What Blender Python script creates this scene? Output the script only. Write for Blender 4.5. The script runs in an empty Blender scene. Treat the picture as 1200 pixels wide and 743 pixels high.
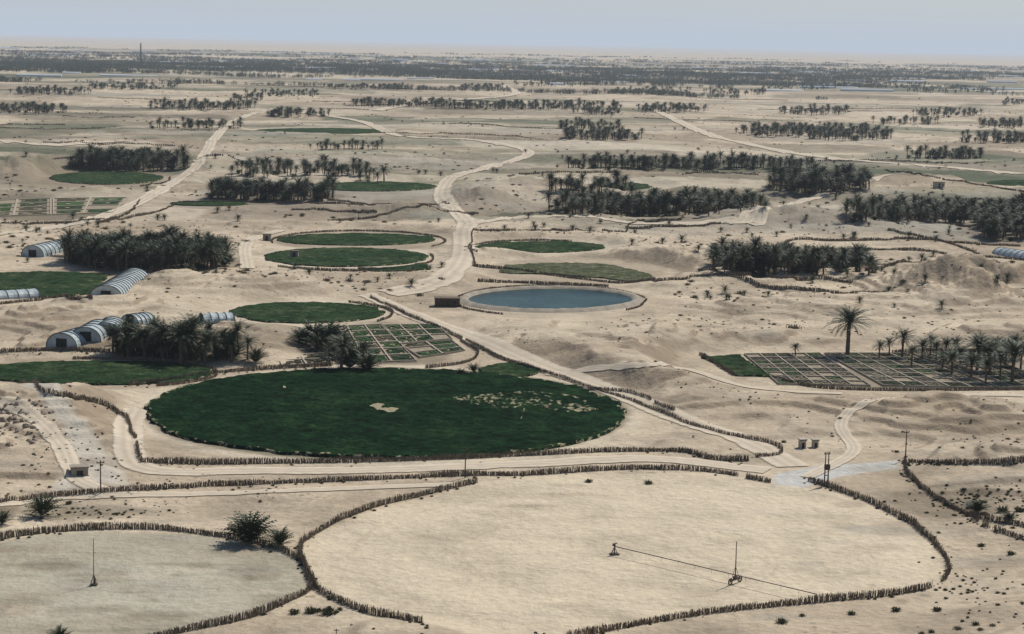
import bpy, math, random, time
import numpy as np
from mathutils import Matrix, Vector
T0=time.time()
random.seed(7); rng=np.random.default_rng(7)
H=65.0; F=2300.0; PITCH=math.atan(321.5/F); ROLL=math.radians(1.15)
fw=np.array([0,math.cos(PITCH),-math.sin(PITCH)]); up=np.array([0,math.sin(PITCH),math.cos(PITCH)]); rt=np.array([1.,0,0])
R=math.cos(ROLL)*rt+math.sin(ROLL)*up; U=-math.sin(ROLL)*rt+math.cos(ROLL)*up
sc=bpy.context.scene
# ---------------------------------------------------------------- survey helpers
def ray(px,py):
    px=np.asarray(px,float); py=np.asarray(py,float)
    d=fw[None]*F+R[None]*(px.reshape(-1,1)-600)+U[None]*(371.5-py.reshape(-1,1))
    return d/F
def flat(px,py,z=0.0):
    d=ray(px,py); t=(z-H)/np.minimum(d[:,2],-1e-4)
    return np.stack([d[:,0]*t,d[:,1]*t],1)
def smooth(a,b,x):
    t=np.clip((x-a)/(b-a),0,1); return t*t*(3-2*t)
def vn(x,y,seed):
    xi=np.floor(x).astype(np.int64); yi=np.floor(y).astype(np.int64)
    fx=x-xi; fy=y-yi
    fx=fx*fx*fx*(fx*(fx*6-15)+10); fy=fy*fy*fy*(fy*(fy*6-15)+10)
    def h(a,b):
        n=(a*374761393+b*668265263+seed*974634777)&0xffffffff
        n=((n^(n>>13))*1274126177)&0xffffffff
        n=n^(n>>16)
        return (n&0xffff)/65535.0
    a=h(xi,yi);b=h(xi+1,yi);c=h(xi,yi+1);d=h(xi+1,yi+1)
    return (a+(b-a)*fx)+((c+(d-c)*fx)-(a+(b-a)*fx))*fy
def fbm(x,y,lam,octv,seed,g=0.5):
    s=0;a=1;t=0
    for i in range(octv):
        s=s+a*(vn(x/lam+13.7*i,y/lam-7.1*i,seed+i)-.5); t+=a; a*=g; lam*=.5
    return s/t*2      # about -1..1
# ---------------------------------------------------------------- level pads (fields)
PADS=[(452,486,305,62),(110,438,145,17),(360,366,97,15),(405,301,102,14),(420,282,96,11),(633,290,80,8),(645,352,112,19),
 (50,333,90,17),(125,209,75,10),(75,243,90,14),(375,154,84,5),(440,220,80,8),(725,219,45,6),(1185,215,40,5),(455,404,85,28),
 (915,433,110,22),(1090,438,125,24),(595,434,40,11),(730,650,390,96),(160,692,215,76),(675,318,110,14),(980,555,90,16),(245,239,50,5)]
PW=[]
for cx,cy,rx,ry in PADS:
    l=flat([cx-rx,cx+rx,cx,cx],[cy,cy,cy-ry,cy+ry])
    PW.append(((l[0,0]+l[1,0])/2,(l[3,1]+l[2,1])/2,abs(l[1,0]-l[0,0])/2,(l[2,1]-l[3,1])/2))
def padfac(x,y):
    p=np.ones_like(x)
    for cx,cy,rx,ry in PW:
        r=np.sqrt(((x-cx)/rx)**2+((y-cy)/ry)**2); m=12.0/min(rx,ry)
        p=p*smooth(1.0,1.0+m,r)
    return p
MOUNDS=[(700,415,2.0,24,16),(780,450,2.4,26,10),(1115,350,8,13,16),(1050,362,3.0,25,18),(940,268,6,30,25),(565,236,6,12,25),(250,338,3.5,24,12),
 (1120,498,3.6,20,12),(1190,545,3.5,12,10),(15,490,4,9,9),(40,382,3,14,12),(30,203,7,22,25),(250,196,5,10,40),(770,312,4,20,20),(530,330,1.5,12,10),
 (1150,330,6,16,14),(870,335,2.5,30,16),(180,470,1.5,14,8),(1090,565,2.5,10,6),(840,398,2.6,24,14),(990,480,2.2,30,7),
 (1000,330,2,40,12),(480,255,3,16,12),(620,225,4,30,20),(330,250,2,30,10),(920,362,2.4,18,10),(130,365,2,14,8),(60,520,1.8,6,4),(5,540,2.5,6,6),(30,560,1.6,7,4),(90,500,1.5,6,4),(1195,395,3,14,12),(800,425,1.8,10,6),(740,435,1.4,9,5),(860,440,1.6,9,4)]
MW=[(*flat([a],[b])[0],h,sx,sy) for a,b,h,sx,sy in MOUNDS]
def height_raw(x,y):
    near=1-smooth(900,2500,y)
    wx=x+14*fbm(x,y,60,2,91); wy=y+14*fbm(x,y,60,2,95)
    rid=1-np.abs(fbm(wx,wy,55,3,31))*1.9
    rid2=1-np.abs(fbm(wx,wy,17,3,37))*2.2
    reg=smooth(-.25,.45,fbm(x,y,130,2,55))
    h=.5+(2.3*fbm(wx,wy,95,3,3)+1.0*fbm(wx,wy,26,3,11)+(1.2*rid+.8*rid2)*reg)*(.5+.5*near)
    for cx,cy,a,sx,sy in MW:
        q=((x-cx)/sx)**2+((y-cy)/sy)**2; k=q<12
        if k.any():
            h[k]+=a*np.exp(-q[k]*.7)*(1+.6*fbm(x[k],y[k],11,3,77))
    # wind-cut terraces
    s=.95; f=h/s+.35*fbm(x,y,30,2,67); fl=np.floor(f); ter=(fl+smooth(.3,.7,f-fl)-.35*fbm(x,y,30,2,67))*s
    h=h+(ter-h)*.7*near
    h=h+smooth(700,2000,y)*7*fbm(x,y,420,4,21)
    h=h+smooth(9000,30000,y)*(26*fbm(x,y,5200,4,41))
    pf=padfac(x,y); h=h*pf
    return h+near*.18*fbm(x,y,5,2,61)*(.2+.8*pf)
# ---------------------------------------------------------------- TERRAIN grid
QN=1080; q=np.linspace(1/150.,1/14000.,QN); Dr=np.r_[1/q,[17000,21000,27000,36000,50000,80000,150000]]
tc=np.r_[np.linspace(-1.0,-.31,50,endpoint=False),np.linspace(-.31,.31,980),np.linspace(.31,1.0,51)[1:]]
DD,TT=np.meshgrid(Dr,tc,indexing='ij'); GX=DD*TT; GY=DD.copy(); nr,nc=DD.shape
GZ=height_raw(GX,GY)
rowi=np.arange(nr)
def height(x,y,fine=True):
    x=np.asarray(x,float); y=np.asarray(y,float); sh=x.shape; x=x.ravel(); y=np.maximum(y.ravel(),151.)
    fi=np.interp(y,Dr,rowi); i0=np.clip(fi.astype(int),0,nr-2)
    fi=(y-Dr[i0])/(Dr[i0+1]-Dr[i0]); t=x/y; fj=np.interp(t,tc,np.arange(nc)); j0=np.clip(fj.astype(int),0,nc-2); fj=fj-j0
    z=(GZ[i0,j0]*(1-fj)+GZ[i0,j0+1]*fj)*(1-fi)+(GZ[i0+1,j0]*(1-fj)+GZ[i0+1,j0+1]*fj)*fi
    return z.reshape(sh)
def P(px,py,it=10):
    px=np.atleast_1d(np.asarray(px,float)); py=np.atleast_1d(np.asarray(py,float))
    d=ray(px,py); z=np.zeros(len(px))
    for i in range(it):
        t=(z-H)/np.minimum(d[:,2],-1e-4); z=.5*z+.5*height(d[:,0]*t,d[:,1]*t)
    t=(z-H)/np.minimum(d[:,2],-1e-4); x=d[:,0]*t; y=d[:,1]*t
    return np.stack([x,y,height(x,y)],1)
def P1(px,py): return P([px],[py])[0]
# ---------------------------------------------------------------- node helpers
def newmat(name):
    m=bpy.data.materials.new(name); m.use_nodes=True; nt=m.node_tree; nt.nodes.clear()
    o=nt.nodes.new('ShaderNodeOutputMaterial'); b=nt.nodes.new('ShaderNodeBsdfPrincipled')
    nt.links.new(b.outputs[0],o.inputs[0]); b.inputs['Roughness'].default_value=.9
    b.inputs['Specular IOR Level'].default_value=.15
    return m,nt,b
def N(nt,t,**k):
    n=nt.nodes.new(t)
    for a,v in k.items(): setattr(n,a,v)
    return n
def noise(nt,vec,scale,detail=4,rough=.55):
    n=N(nt,'ShaderNodeTexNoise'); n.inputs['Scale'].default_value=scale; n.inputs['Detail'].default_value=detail; n.inputs['Roughness'].default_value=rough
    nt.links.new(vec,n.inputs['Vector']); return n.outputs[0]
def ramp(nt,fac,stops):
    r=N(nt,'ShaderNodeValToRGB'); e=r.color_ramp.elements
    while len(e)<len(stops): e.new(.5)
    for i,(p,c) in enumerate(stops):
        e[i].position=p; e[i].color=(*c,1)
    nt.links.new(fac,r.inputs[0]); return r.outputs[0]
def mix(nt,fac,a,b,mode='MIX'):
    m=N(nt,'ShaderNodeMix',data_type='RGBA',blend_type=mode)
    for s,v in ((0,fac),(6,a),(7,b)):
        if isinstance(v,(int,float)): m.inputs[s].default_value=v
        elif isinstance(v,tuple): m.inputs[s].default_value=(*v,1)
        else: nt.links.new(v,m.inputs[s])
    return m.outputs[2]
def math_(nt,op,a,b=0.0,clamp=False):
    m=N(nt,'ShaderNodeMath',operation=op); m.use_clamp=clamp
    for i,v in enumerate((a,b)):
        if isinstance(v,(int,float)): m.inputs[i].default_value=v
        else: nt.links.new(v,m.inputs[i])
    return m.outputs[0]
def g3(v): return (v,v,v)
def bump(nt,b,hgt,strength,dist):
    n=N(nt,'ShaderNodeBump'); n.inputs['Strength'].default_value=strength; n.inputs['Distance'].default_value=dist
    nt.links.new(hgt,n.inputs['Height']); nt.links.new(n.outputs[0],b.inputs['Normal'])
def simple(name,c1,c2,scale=1.0,rough=.9,bs=0,metal=0):
    m,nt,b=newmat(name); g=N(nt,'ShaderNodeNewGeometry')
    f=noise(nt,g.outputs['Position'],scale,5)
    nt.links.new(ramp(nt,f,[(.3,c1),(.7,c2)]),b.inputs['Base Color']); b.inputs['Roughness'].default_value=rough
    b.inputs['Metallic'].default_value=metal
    if bs: bump(nt,b,f,bs,.1)
    return m
# ---------------------------------------------------------------- mesh helpers
def mk(name,verts,faces,mats,mi=None,col=None,smoothsh=False,parent=None,attr='Col'):
    me=bpy.data.meshes.new(name); V=np.asarray(verts,dtype=np.float32); me.vertices.add(len(V)); me.vertices.foreach_set('co',V.ravel())
    if isinstance(faces,np.ndarray):
        tot=np.full(len(faces),faces.shape[1]); flatf=faces.ravel()
    else:
        tot=np.array([len(f) for f in faces]); flatf=np.array([i for f in faces for i in f])
    me.loops.add(len(flatf)); me.loops.foreach_set('vertex_index',flatf.astype(np.int32))
    me.polygons.add(len(tot)); me.polygons.foreach_set('loop_start',np.r_[0,np.cumsum(tot)[:-1]].astype(np.int32))
    for m in mats: me.materials.append(m)
    if mi is not None: me.polygons.foreach_set('material_index',np.asarray(mi,dtype=np.int32))
    me.polygons.foreach_set('use_smooth',np.full(len(tot),bool(smoothsh)))
    me.update(calc_edges=True)
    if col is not None:
        a=me.color_attributes.new(attr,'FLOAT_COLOR','POINT'); a.data.foreach_set('color',np.asarray(col,dtype=np.float32).ravel())
    ob=bpy.data.objects.new(name,me); sc.collection.objects.link(ob)
    if parent: ob.parent=parent
    return ob
def empty(name,loc=(0,0,0)):
    e=bpy.data.objects.new(name,None); e.location=loc; sc.collection.objects.link(e); e.empty_display_size=.5; return e
class MB:
    def __init__(s): s.v=[];s.f=[];s.m=[]
    def add(s,v,f,m=0):
        o=len(s.v); s.v+=[tuple(a) for a in v]; s.f+=[tuple(i+o for i in q) for q in f]; s.m+=[m]*len(f)
    def tube(s,a,b,r0,r1,n=8,m=0):
        a=Vector(a);b=Vector(b);d=(b-a).normalized(); t=Vector((0,0,1)) if abs(d.z)<.9 else Vector((1,0,0))
        x=d.cross(t).normalized(); y=d.cross(x)
        v=[a+(x*math.cos(i*2*math.pi/n)+y*math.sin(i*2*math.pi/n))*r0 for i in range(n)]+[b+(x*math.cos(i*2*math.pi/n)+y*math.sin(i*2*math.pi/n))*r1 for i in range(n)]
        f=[(i,(i+1)%n,n+(i+1)%n,n+i) for i in range(n)]+[tuple(range(n))[::-1],tuple(range(n,2*n))]
        s.add(v,f,m)
    def box(s,c,sz,m=0,rot=0):
        cx,cy,cz=c; a,b,d=[q/2 for q in sz]; co,si=math.cos(rot),math.sin(rot)
        v=[(cx+x*co-y*si,cy+x*si+y*co,cz+z) for z in(-d,d) for x,y in((-a,-b),(a,-b),(a,b),(-a,b))]
        s.add(v,[(0,3,2,1),(4,5,6,7),(0,1,5,4),(1,2,6,5),(2,3,7,6),(3,0,4,7)],m)
    def obj(s,name,mats,**k): return mk(name,s.v,s.f,mats,s.m,**k)
def spline(pts,n=12):
    p=np.array(pts,float); q=np.vstack([2*p[0]-p[1],p,2*p[-1]-p[-2]]); out=[]
    for i in range(1,len(q)-2):
        t=np.linspace(0,1,n,endpoint=False)[:,None]
        a,b,c,d=q[i-1],q[i],q[i+1],q[i+2]
        out.append(.5*((2*b)+(-a+c)*t+(2*a-5*b+4*c-d)*t*t+(-a+3*b-3*c+d)*t**3))
    return np.vstack(out+[p[-1:]])
def resample(xy,step):
    d=np.r_[0,np.cumsum(np.hypot(*np.diff(xy,axis=0).T))]; s=np.arange(0,d[-1],step)
    return np.stack([np.interp(s,d,xy[:,0]),np.interp(s,d,xy[:,1])],1)
def polydist(x,y,poly):
    dmin=np.full(x.shape,1e12); ins=np.zeros(x.shape,bool); n=len(poly)
    for i in range(n):
        ax,ay=poly[i]; bx,by=poly[(i+1)%n]; ex,ey=bx-ax,by-ay
        t=np.clip(((x-ax)*ex+(y-ay)*ey)/(ex*ex+ey*ey+1e-9),0,1)
        dmin=np.minimum(dmin,(x-ax-t*ex)**2+(y-ay-t*ey)**2)
        if ey!=0: ins^=((ay>y)!=(by>y))&(x<(bx-ax)*(y-ay)/(by-ay)+ax)
    d=np.sqrt(dmin); return np.where(ins,-d,d)
def ell(cx,cy,rx,ry,n=60,tilt=0,p=2.0):
    a=np.linspace(0,2*np.pi,n,endpoint=False); c,s=np.cos(a),np.sin(a)
    X=rx*np.sign(c)*np.abs(c)**(2/p); Y=ry*np.sign(s)*np.abs(s)**(2/p)
    return np.stack([cx+X,cy+Y+tilt*X],1)
paint=np.zeros((nr,nc,4),np.float32)
def brush(poly,col,soft=1.5,alpha=1.0,wob=0.0,world=False):
    w=np.array(poly) if world else flat(np.array(poly)[:,0],np.array(poly)[:,1])
    x0,y0=w.min(0)-soft*2-wob*2; x1,y1=w.max(0)+soft*2+wob*2
    r=np.where((Dr>=y0)&(Dr<=y1))[0]
    if len(r)==0: return
    r0,r1=r[0],r[-1]+1; cm=((GX[r0:r1]>=x0)&(GX[r0:r1]<=x1)).any(0); c=np.where(cm)[0]
    if len(c)==0: return
    c0,c1=c[0],c[-1]+1
    X=GX[r0:r1,c0:c1]; Y=GY[r0:r1,c0:c1]
    d=polydist(X,Y,w)
    if wob: d=d+wob*fbm(X,Y,wob*4+4,3,5)
    a=((1-smooth(-soft,soft,d))*alpha)[...,None]
    blk=paint[r0:r1,c0:c1]; A0=blk[...,3:4]; A1=A0*(1-a)+a
    blk[...,:3]=(blk[...,:3]*A0*(1-a)+np.array(col)*a)/np.maximum(A1,1e-5)
    blk[...,3:4]=A1
PALE=(.58,.49,.36); GREY=(.33,.305,.245); BRN=(.27,.21,.145); DK=(.14,.12,.08); OLV=(.12,.12,.07); GRN=(.05,.08,.04)
for i in range(680):
    D=math.exp(random.uniform(math.log(700),math.log(9500))); x=random.uniform(-.3,.3)*D
    w=random.uniform(20,90)*(1+D/4000); l=random.uniform(8,40)*(1+D/3000)
    col=random.choice([BRN,DK,BRN,PALE,GREY,OLV,GRN]); a0=random.uniform(-.15,.15)
    e=ell(0,0,w,l,16,a0,random.choice([2,4])); brush(e+np.array([x,D]),col,4,random.uniform(.25,.7),5,True)
for i in range(190):
    D=1/random.uniform(1/9500,1/3000); x=random.uniform(-.32,.32)*D
    e=ell(0,0,random.uniform(60,400),random.uniform(60,220)*D/5000,16); brush(e+np.array([x,D]),random.choice([OLV,DK,GRN,PALE,DK]),20,random.uniform(.35,.7),30,True)
for (cx,cy,rx,ry,c,a) in [(452,487,298,60,PALE,.85),(110,438,150,19,BRN,.5),(360,367,100,16,PALE,.6),(405,302,105,15,PALE,.6),(420,282,100,12,BRN,.6),(633,291,86,10,PALE,.7),
     (645,353,116,20,(.47,.39,.28),.8),(675,318,110,16,BRN,.5),(125,209,80,12,BRN,.5),(375,154,90,6,PALE,.6),(60,245,110,16,DK,.55),(400,249,190,13,(.33,.265,.19),.7),
     (180,250,60,8,PALE,.6),(60,333,95,18,BRN,.5),(640,262,130,7,PALE,.4),(300,200,80,8,PALE,.4),(520,150,80,5,PALE,.4),(690,215,60,8,PALE,.5),(150,232,90,7,PALE,.4),
     (40,165,80,5,DK,.5),(60,190,70,6,BRN,.6),(220,175,40,4,BRN,.5)]:
    brush(ell(cx,cy,rx,ry,50),c,2.0,a,2.0)
brush(ell(452,486,286,55,60),(.20,.17,.11),1.2,.9,.8)
FCR=[(352,648),(372,626),(430,600),(500,582),(556,566),(640,558),(740,555),(840,555),(905,568),(950,570),(1010,588),(1075,618),(1106,658),(1100,684),(1050,697),(950,707),(850,718),(760,731),(690,750),(560,760),(500,735),(430,716),(372,690)]
brush(spline(FCR+[FCR[0]],5),(.60,.50,.355),.8,.95,.3)
FCL=[(-60,650),(0,634),(60,625),(150,623),(230,628),(300,638),(345,658),(364,684),(350,698),(300,720),(240,736),(160,752),(-60,770)]
brush(spline(FCL+[FCL[0]],5),(.39,.35,.255),.8,.9,.5)
brush(ell(130,690,150,40,30),(.46,.425,.33),6,.6,5)
for i in range(44): brush(ell(random.uniform(0,340),random.uniform(640,740),random.uniform(6,40),random.uniform(1,4),12),random.choice([(.21,.19,.125),(.27,.235,.165),(.46,.42,.33)]),.8,.55,1.4)
for i in range(26): brush(ell(random.uniform(380,1050),random.uniform(575,730),random.uniform(10,60),random.uniform(1,4),12),random.choice([(.49,.40,.28),(.64,.54,.41)]),1,.4,1.5)
cen=flat([720],[650])[0]
for rr,al_ in ((19.5,.35),(20.8,.3),(33.5,.35)):
    for k in range(60):
        a0,a1=k*math.pi/30,(k+1)*math.pi/30
        if random.random()<.25: continue
        pl=[(cen[0]+r_*math.cos(a_),cen[1]+r_*math.sin(a_)) for r_,a_ in ((rr-.25,a0),(rr+.25,a0),(rr+.25,a1),(rr-.25,a1))]
        brush(pl,(.44,.35,.24),.3,al_,0,True)
brush([(908,556),(960,546),(1052,540),(1052,548),(985,558),(942,571),(908,568)],(.49,.475,.43),.6,.95,.2)
brush([(40,478),(70,488),(100,520),(140,545),(150,575),(60,580),(85,550),(70,515),(30,490)],(.52,.47,.38),1.0,.85,1.0)
brush(ell(1090,438,118,20,30,0,5),(.24,.195,.135),1,.85,.5)
brush(ell(455,404,74,24,30,0,4),(.24,.195,.13),1,.8,.5)
brush(ell(340,402,60,15,30,0,4),(.24,.19,.13),1,.6,1)
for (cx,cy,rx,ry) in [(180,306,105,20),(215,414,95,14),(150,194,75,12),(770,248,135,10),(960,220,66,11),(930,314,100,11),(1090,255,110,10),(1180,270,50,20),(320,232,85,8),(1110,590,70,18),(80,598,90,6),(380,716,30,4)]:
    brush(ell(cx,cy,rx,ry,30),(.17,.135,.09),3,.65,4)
for i in range(460):
    px,py=random.uniform(-40,1240),random.uniform(150,740)
    brush(ell(px,py,random.uniform(8,48),random.uniform(.8,4.5)*(.4+py/900),12),random.choice([BRN,(.31,.245,.17),PALE,(.21,.165,.11),GREY]),1.2,random.uniform(.18,.48),3.5)
V=np.stack([GX,GY,GZ],-1).reshape(-1,3)
idx=np.arange(nr*nc).reshape(nr,nc)
Q=np.stack([idx[:-1,1:],idx[:-1,:-1],idx[1:,:-1],idx[1:,1:]],-1).reshape(-1,4)
a_=V[Q[5]]; nz=np.cross(a_[1]-a_[0],a_[2]-a_[0])[2]
if nz<0: Q=Q[:,::-1].copy()
m,nt,b=newmat('desert_sand'); g=N(nt,'ShaderNodeNewGeometry'); pos=g.outputs['Position']
n1=noise(nt,pos,.011,8,.66); n2=noise(nt,pos,.07,7,.62); n3=noise(nt,pos,.9,4,.6)
base=ramp(nt,n1,[(.32,(.31,.24,.16)),(.44,(.46,.37,.26)),(.55,(.57,.47,.335)),(.68,(.39,.315,.22))])
v2=ramp(nt,n2,[(.32,g3(.66)),(.5,g3(.98)),(.7,g3(1.15))]); base=mix(nt,.9,base,v2,'MULTIPLY')
v3=ramp(nt,n3,[(.3,g3(.79)),(.7,g3(1.13))]); base=mix(nt,.85,base,v3,'MULTIPLY')
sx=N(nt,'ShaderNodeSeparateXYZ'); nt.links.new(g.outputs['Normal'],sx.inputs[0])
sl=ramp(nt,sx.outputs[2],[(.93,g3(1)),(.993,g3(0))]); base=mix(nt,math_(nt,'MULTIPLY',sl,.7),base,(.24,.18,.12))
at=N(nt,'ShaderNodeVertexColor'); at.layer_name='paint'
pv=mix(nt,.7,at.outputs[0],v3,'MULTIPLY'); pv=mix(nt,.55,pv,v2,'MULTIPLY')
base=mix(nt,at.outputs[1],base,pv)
def speck(scale,r0,r1,mask,amt,col,base):
    vo=N(nt,'ShaderNodeTexVoronoi'); vo.inputs['Scale'].default_value=scale; nt.links.new(pos,vo.inputs['Vector'])
    sp=ramp(nt,vo.outputs['Distance'],[(r0,g3(1)),(r1,g3(0))])
    f=math_(nt,'MULTIPLY',math_(nt,'MULTIPLY',sp,mask),math_(nt,'SUBTRACT',amt,math_(nt,'MULTIPLY',at.outputs[1],amt)))
    return mix(nt,f,base,col)
base=speck(.5,.13,.27,ramp(nt,n2,[(.48,g3(0)),(.61,g3(1))]),.65,(.15,.12,.075),base)
base=speck(.17,.07,.18,ramp(nt,n1,[(.43,g3(0)),(.55,g3(1))]),.7,(.12,.10,.06),base)
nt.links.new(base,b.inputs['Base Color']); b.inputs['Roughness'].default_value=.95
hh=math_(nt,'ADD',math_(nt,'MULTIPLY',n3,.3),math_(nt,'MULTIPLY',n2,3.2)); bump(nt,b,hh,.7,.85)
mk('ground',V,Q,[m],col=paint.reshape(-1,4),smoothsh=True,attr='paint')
# ---------------------------------------------------------------- CROPS
def cropmat(name,c1,c2,c3):
    m,nt,b=newmat(name); g=N(nt,'ShaderNodeNewGeometry'); pos=g.outputs['Position']
    a=noise(nt,pos,.07,6,.68); c=noise(nt,pos,1.0,6,.75); c2_=noise(nt,pos,.28,4,.6)
    col=ramp(nt,a,[(.32,c1),(.5,c2),(.66,c3)]); col=mix(nt,.9,col,ramp(nt,c,[(.3,g3(.2)),(.7,g3(1.8))]),'MULTIPLY'); col=mix(nt,.9,col,ramp(nt,c2_,[(.3,g3(.5)),(.7,g3(1.4))]),'MULTIPLY')
    at=N(nt,'ShaderNodeVertexColor'); at.layer_name='Col'
    sand=mix(nt,.6,(.44,.38,.24),ramp(nt,c,[(.3,g3(.6)),(.7,g3(1.2))]),'MULTIPLY')
    sr=N(nt,'ShaderNodeSeparateColor'); nt.links.new(at.outputs[0],sr.inputs[0])
    mp=N(nt,'ShaderNodeMapping'); mp.inputs['Scale'].default_value=(.6,.35,1); nt.links.new(pos,mp.inputs[0])
    thr=noise(nt,mp.outputs[0],1.6,3,.6)
    f=math_(nt,'MULTIPLY',math_(nt,'SUBTRACT',math_(nt,'ADD',sr.outputs[0],thr),1.02),9.0,True)
    ringv=math_(nt,'SINE',math_(nt,'MULTIPLY',sr.outputs[1],260.0)); col=mix(nt,math_(nt,'MULTIPLY',math_(nt,'ADD',ringv,1.0),.14),col,(.006,.014,.006))
    col=mix(nt,f,col,sand)
    nt.links.new(col,b.inputs['Base Color']); b.inputs['Specular IOR Level'].default_value=.03; b.inputs['Roughness'].default_value=1; bump(nt,b,c,1.0,.6); return m
M_alf=cropmat('alfalfa_dark',(.005,.020,.007),(.008,.029,.010),(.018,.046,.015))
M_grn=cropmat('green_crop',(.021,.044,.017),(.034,.064,.025),(.070,.090,.042))
M_dry=cropmat('thin_crop',(.09,.105,.05),(.12,.13,.07),(.17,.16,.10))
def crop(poly,mat,name='crop_field',rings=30,top=.35,bare=None,nz=.12,basebare=0.0):
    w=flat(poly[:,0],poly[:,1]); w=np.vstack([w,w[:1]]); w=resample(w,max(.8,np.hypot(*np.diff(w,axis=0).T).sum()/420)); c=w.mean(0); n=len(w)
    fr=np.r_[np.linspace(.02,1,rings)**.8,1.003]
    X=c[0]+(w[None,:,0]-c[0])*fr[:,None]; Y=c[1]+(w[None,:,1]-c[1])*fr[:,None]
    wb=fbm(X,Y,4,3,8)*1.1*(fr[:,None]>.9); X=X+wb; Y=Y+wb
    Z=np.maximum(height(X,Y),-.2)+top+nz*fbm(X,Y,1.6,3,9)*2; Z[-1]-=top+.5
    B=np.full(X.shape,basebare)+.14*np.maximum(0,fbm(X,Y,25,3,14))
    if bare is not None:
        for pl,s,st in bare:
            ww=flat(np.array(pl)[:,0],np.array(pl)[:,1]); B=np.maximum(B,(1-smooth(-s,s,polydist(X,Y,ww)))*st)
    B=np.maximum(B,smooth(.93,1.0,fr)[:,None]*.5*np.ones_like(X))
    vs=np.vstack([np.stack([X,Y,Z],-1).reshape(-1,3),[[c[0],c[1],float(Z[0].mean())]]]); k=len(fr)
    fs=[(i*n+j,i*n+(j+1)%n,(i+1)*n+(j+1)%n,(i+1)*n+j) for i in range(k-1) for j in range(n)]+[(k*n,j,(j+1)%n) for j in range(n)]
    area=.5*np.sum(w[:,0]*np.roll(w[:,1],-1)-np.roll(w[:,0],-1)*w[:,1])
    if area>0: fs=[f[::-1] if len(f)==4 else f for f in fs]
    else: fs=[f if len(f)==4 else f[::-1] for f in fs]
    cc=np.zeros((len(vs),4),np.float32); cc[:-1,0]=B.ravel(); cc[:-1,1]=np.repeat(fr,n)*.8; cc[:,3]=1
    return mk(name,vs,fs,[mat],col=cc,smoothsh=True)
def band(cx,cy,rx,ry,t,n=30):
    a=np.radians(np.linspace(t[0],t[1],n)); o=np.stack([cx+rx*np.cos(a),cy+ry*np.sin(a)],1); i=np.stack([cx+(rx-9)*np.cos(a[::-1]),cy+(ry-2.2)*np.sin(a[::-1])],1); return np.vstack([o,i])
crop(ell(452,486,279,52,90,.008,2.1),M_alf,rings=150,top=.5,nz=.16,
  bare=[([(432,478),(446,475),(455,480),(468,482),(460,486),(446,485)],.6,.95),
        (ell(604,474,92,13,30,.05),6,.46),(ell(560,470,40,6,20),3,.53),(band(610,474,80,12,(-160,60)),1.2,.58),(band(600,470,50,7,(-180,180)),1.2,.56),(ell(675,481,28,6,20),2,.54),
        ([(613,482),(616,482),(611,496),(608,496)],.25,.62),([(331,455),(335,455),(335,457),(331,457)],.3,.8)])
crop(ell(110,438,138,13.5,60,0,2.2),M_grn,rings=40,basebare=.28)
crop(ell(360,367,91,12,60),M_grn,rings=40,basebare=.15)
crop(ell(405,302,96,11,60),M_grn,rings=36,basebare=.1)
crop(ell(418,281,93,7.0,60),M_grn,rings=30,basebare=.22,top=.3)
crop(ell(462,320,42,6,40),M_grn,rings=16,basebare=.25)
crop(ell(633,290,75,6.5,60),M_grn,rings=26,basebare=.15)
crop(spline([(590,312),(650,309),(720,312),(765,325),(755,331),(700,326),(640,322),(590,320),(590,312)],6),M_dry,rings=20,basebare=.3)
crop(np.array([(-60,322),(60,319),(128,322),(110,345),(60,349),(-60,346)],float),M_grn,rings=26,basebare=.15)
crop(ell(125,209,66,7.5,40),M_grn,rings=20,basebare=.15)
crop(ell(375,154,80,3.6,40),M_grn,rings=12,basebare=.15)
crop(ell(440,219,72,5.5,40),M_grn,rings=14,basebare=.2)
crop(ell(725,219,38,4.5,40),M_grn,rings=14,basebare=.2)
crop(ell(1190,215,34,3.5,40),M_grn,rings=12,basebare=.1)
crop(ell(245,239,45,3,40),M_grn,rings=10,basebare=.25)
crop(spline([(562,433),(590,427),(622,430),(632,438),(600,444),(572,443),(562,433)],5),M_grn,rings=16,basebare=.2)
crop(np.array([(824,419),(866,417),(908,443),(862,441)],float),M_grn,rings=16,basebare=.25)
m,nt,b=newmat('garden_bed'); at=N(nt,'ShaderNodeVertexColor'); at.layer_name='Col'; g=N(nt,'ShaderNodeNewGeometry')
c=noise(nt,g.outputs['Position'],1.5,4,.7); nt.links.new(mix(nt,.9,at.outputs[0],ramp(nt,c,[(.3,g3(.5)),(.7,g3(1.5))]),'MULTIPLY'),b.inputs['Base Color']); bump(nt,b,c,.8,.3); M_bed=m
M_ridge=simple('plot_ridge',(.30,.255,.185),(.48,.41,.31),.5)
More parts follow.
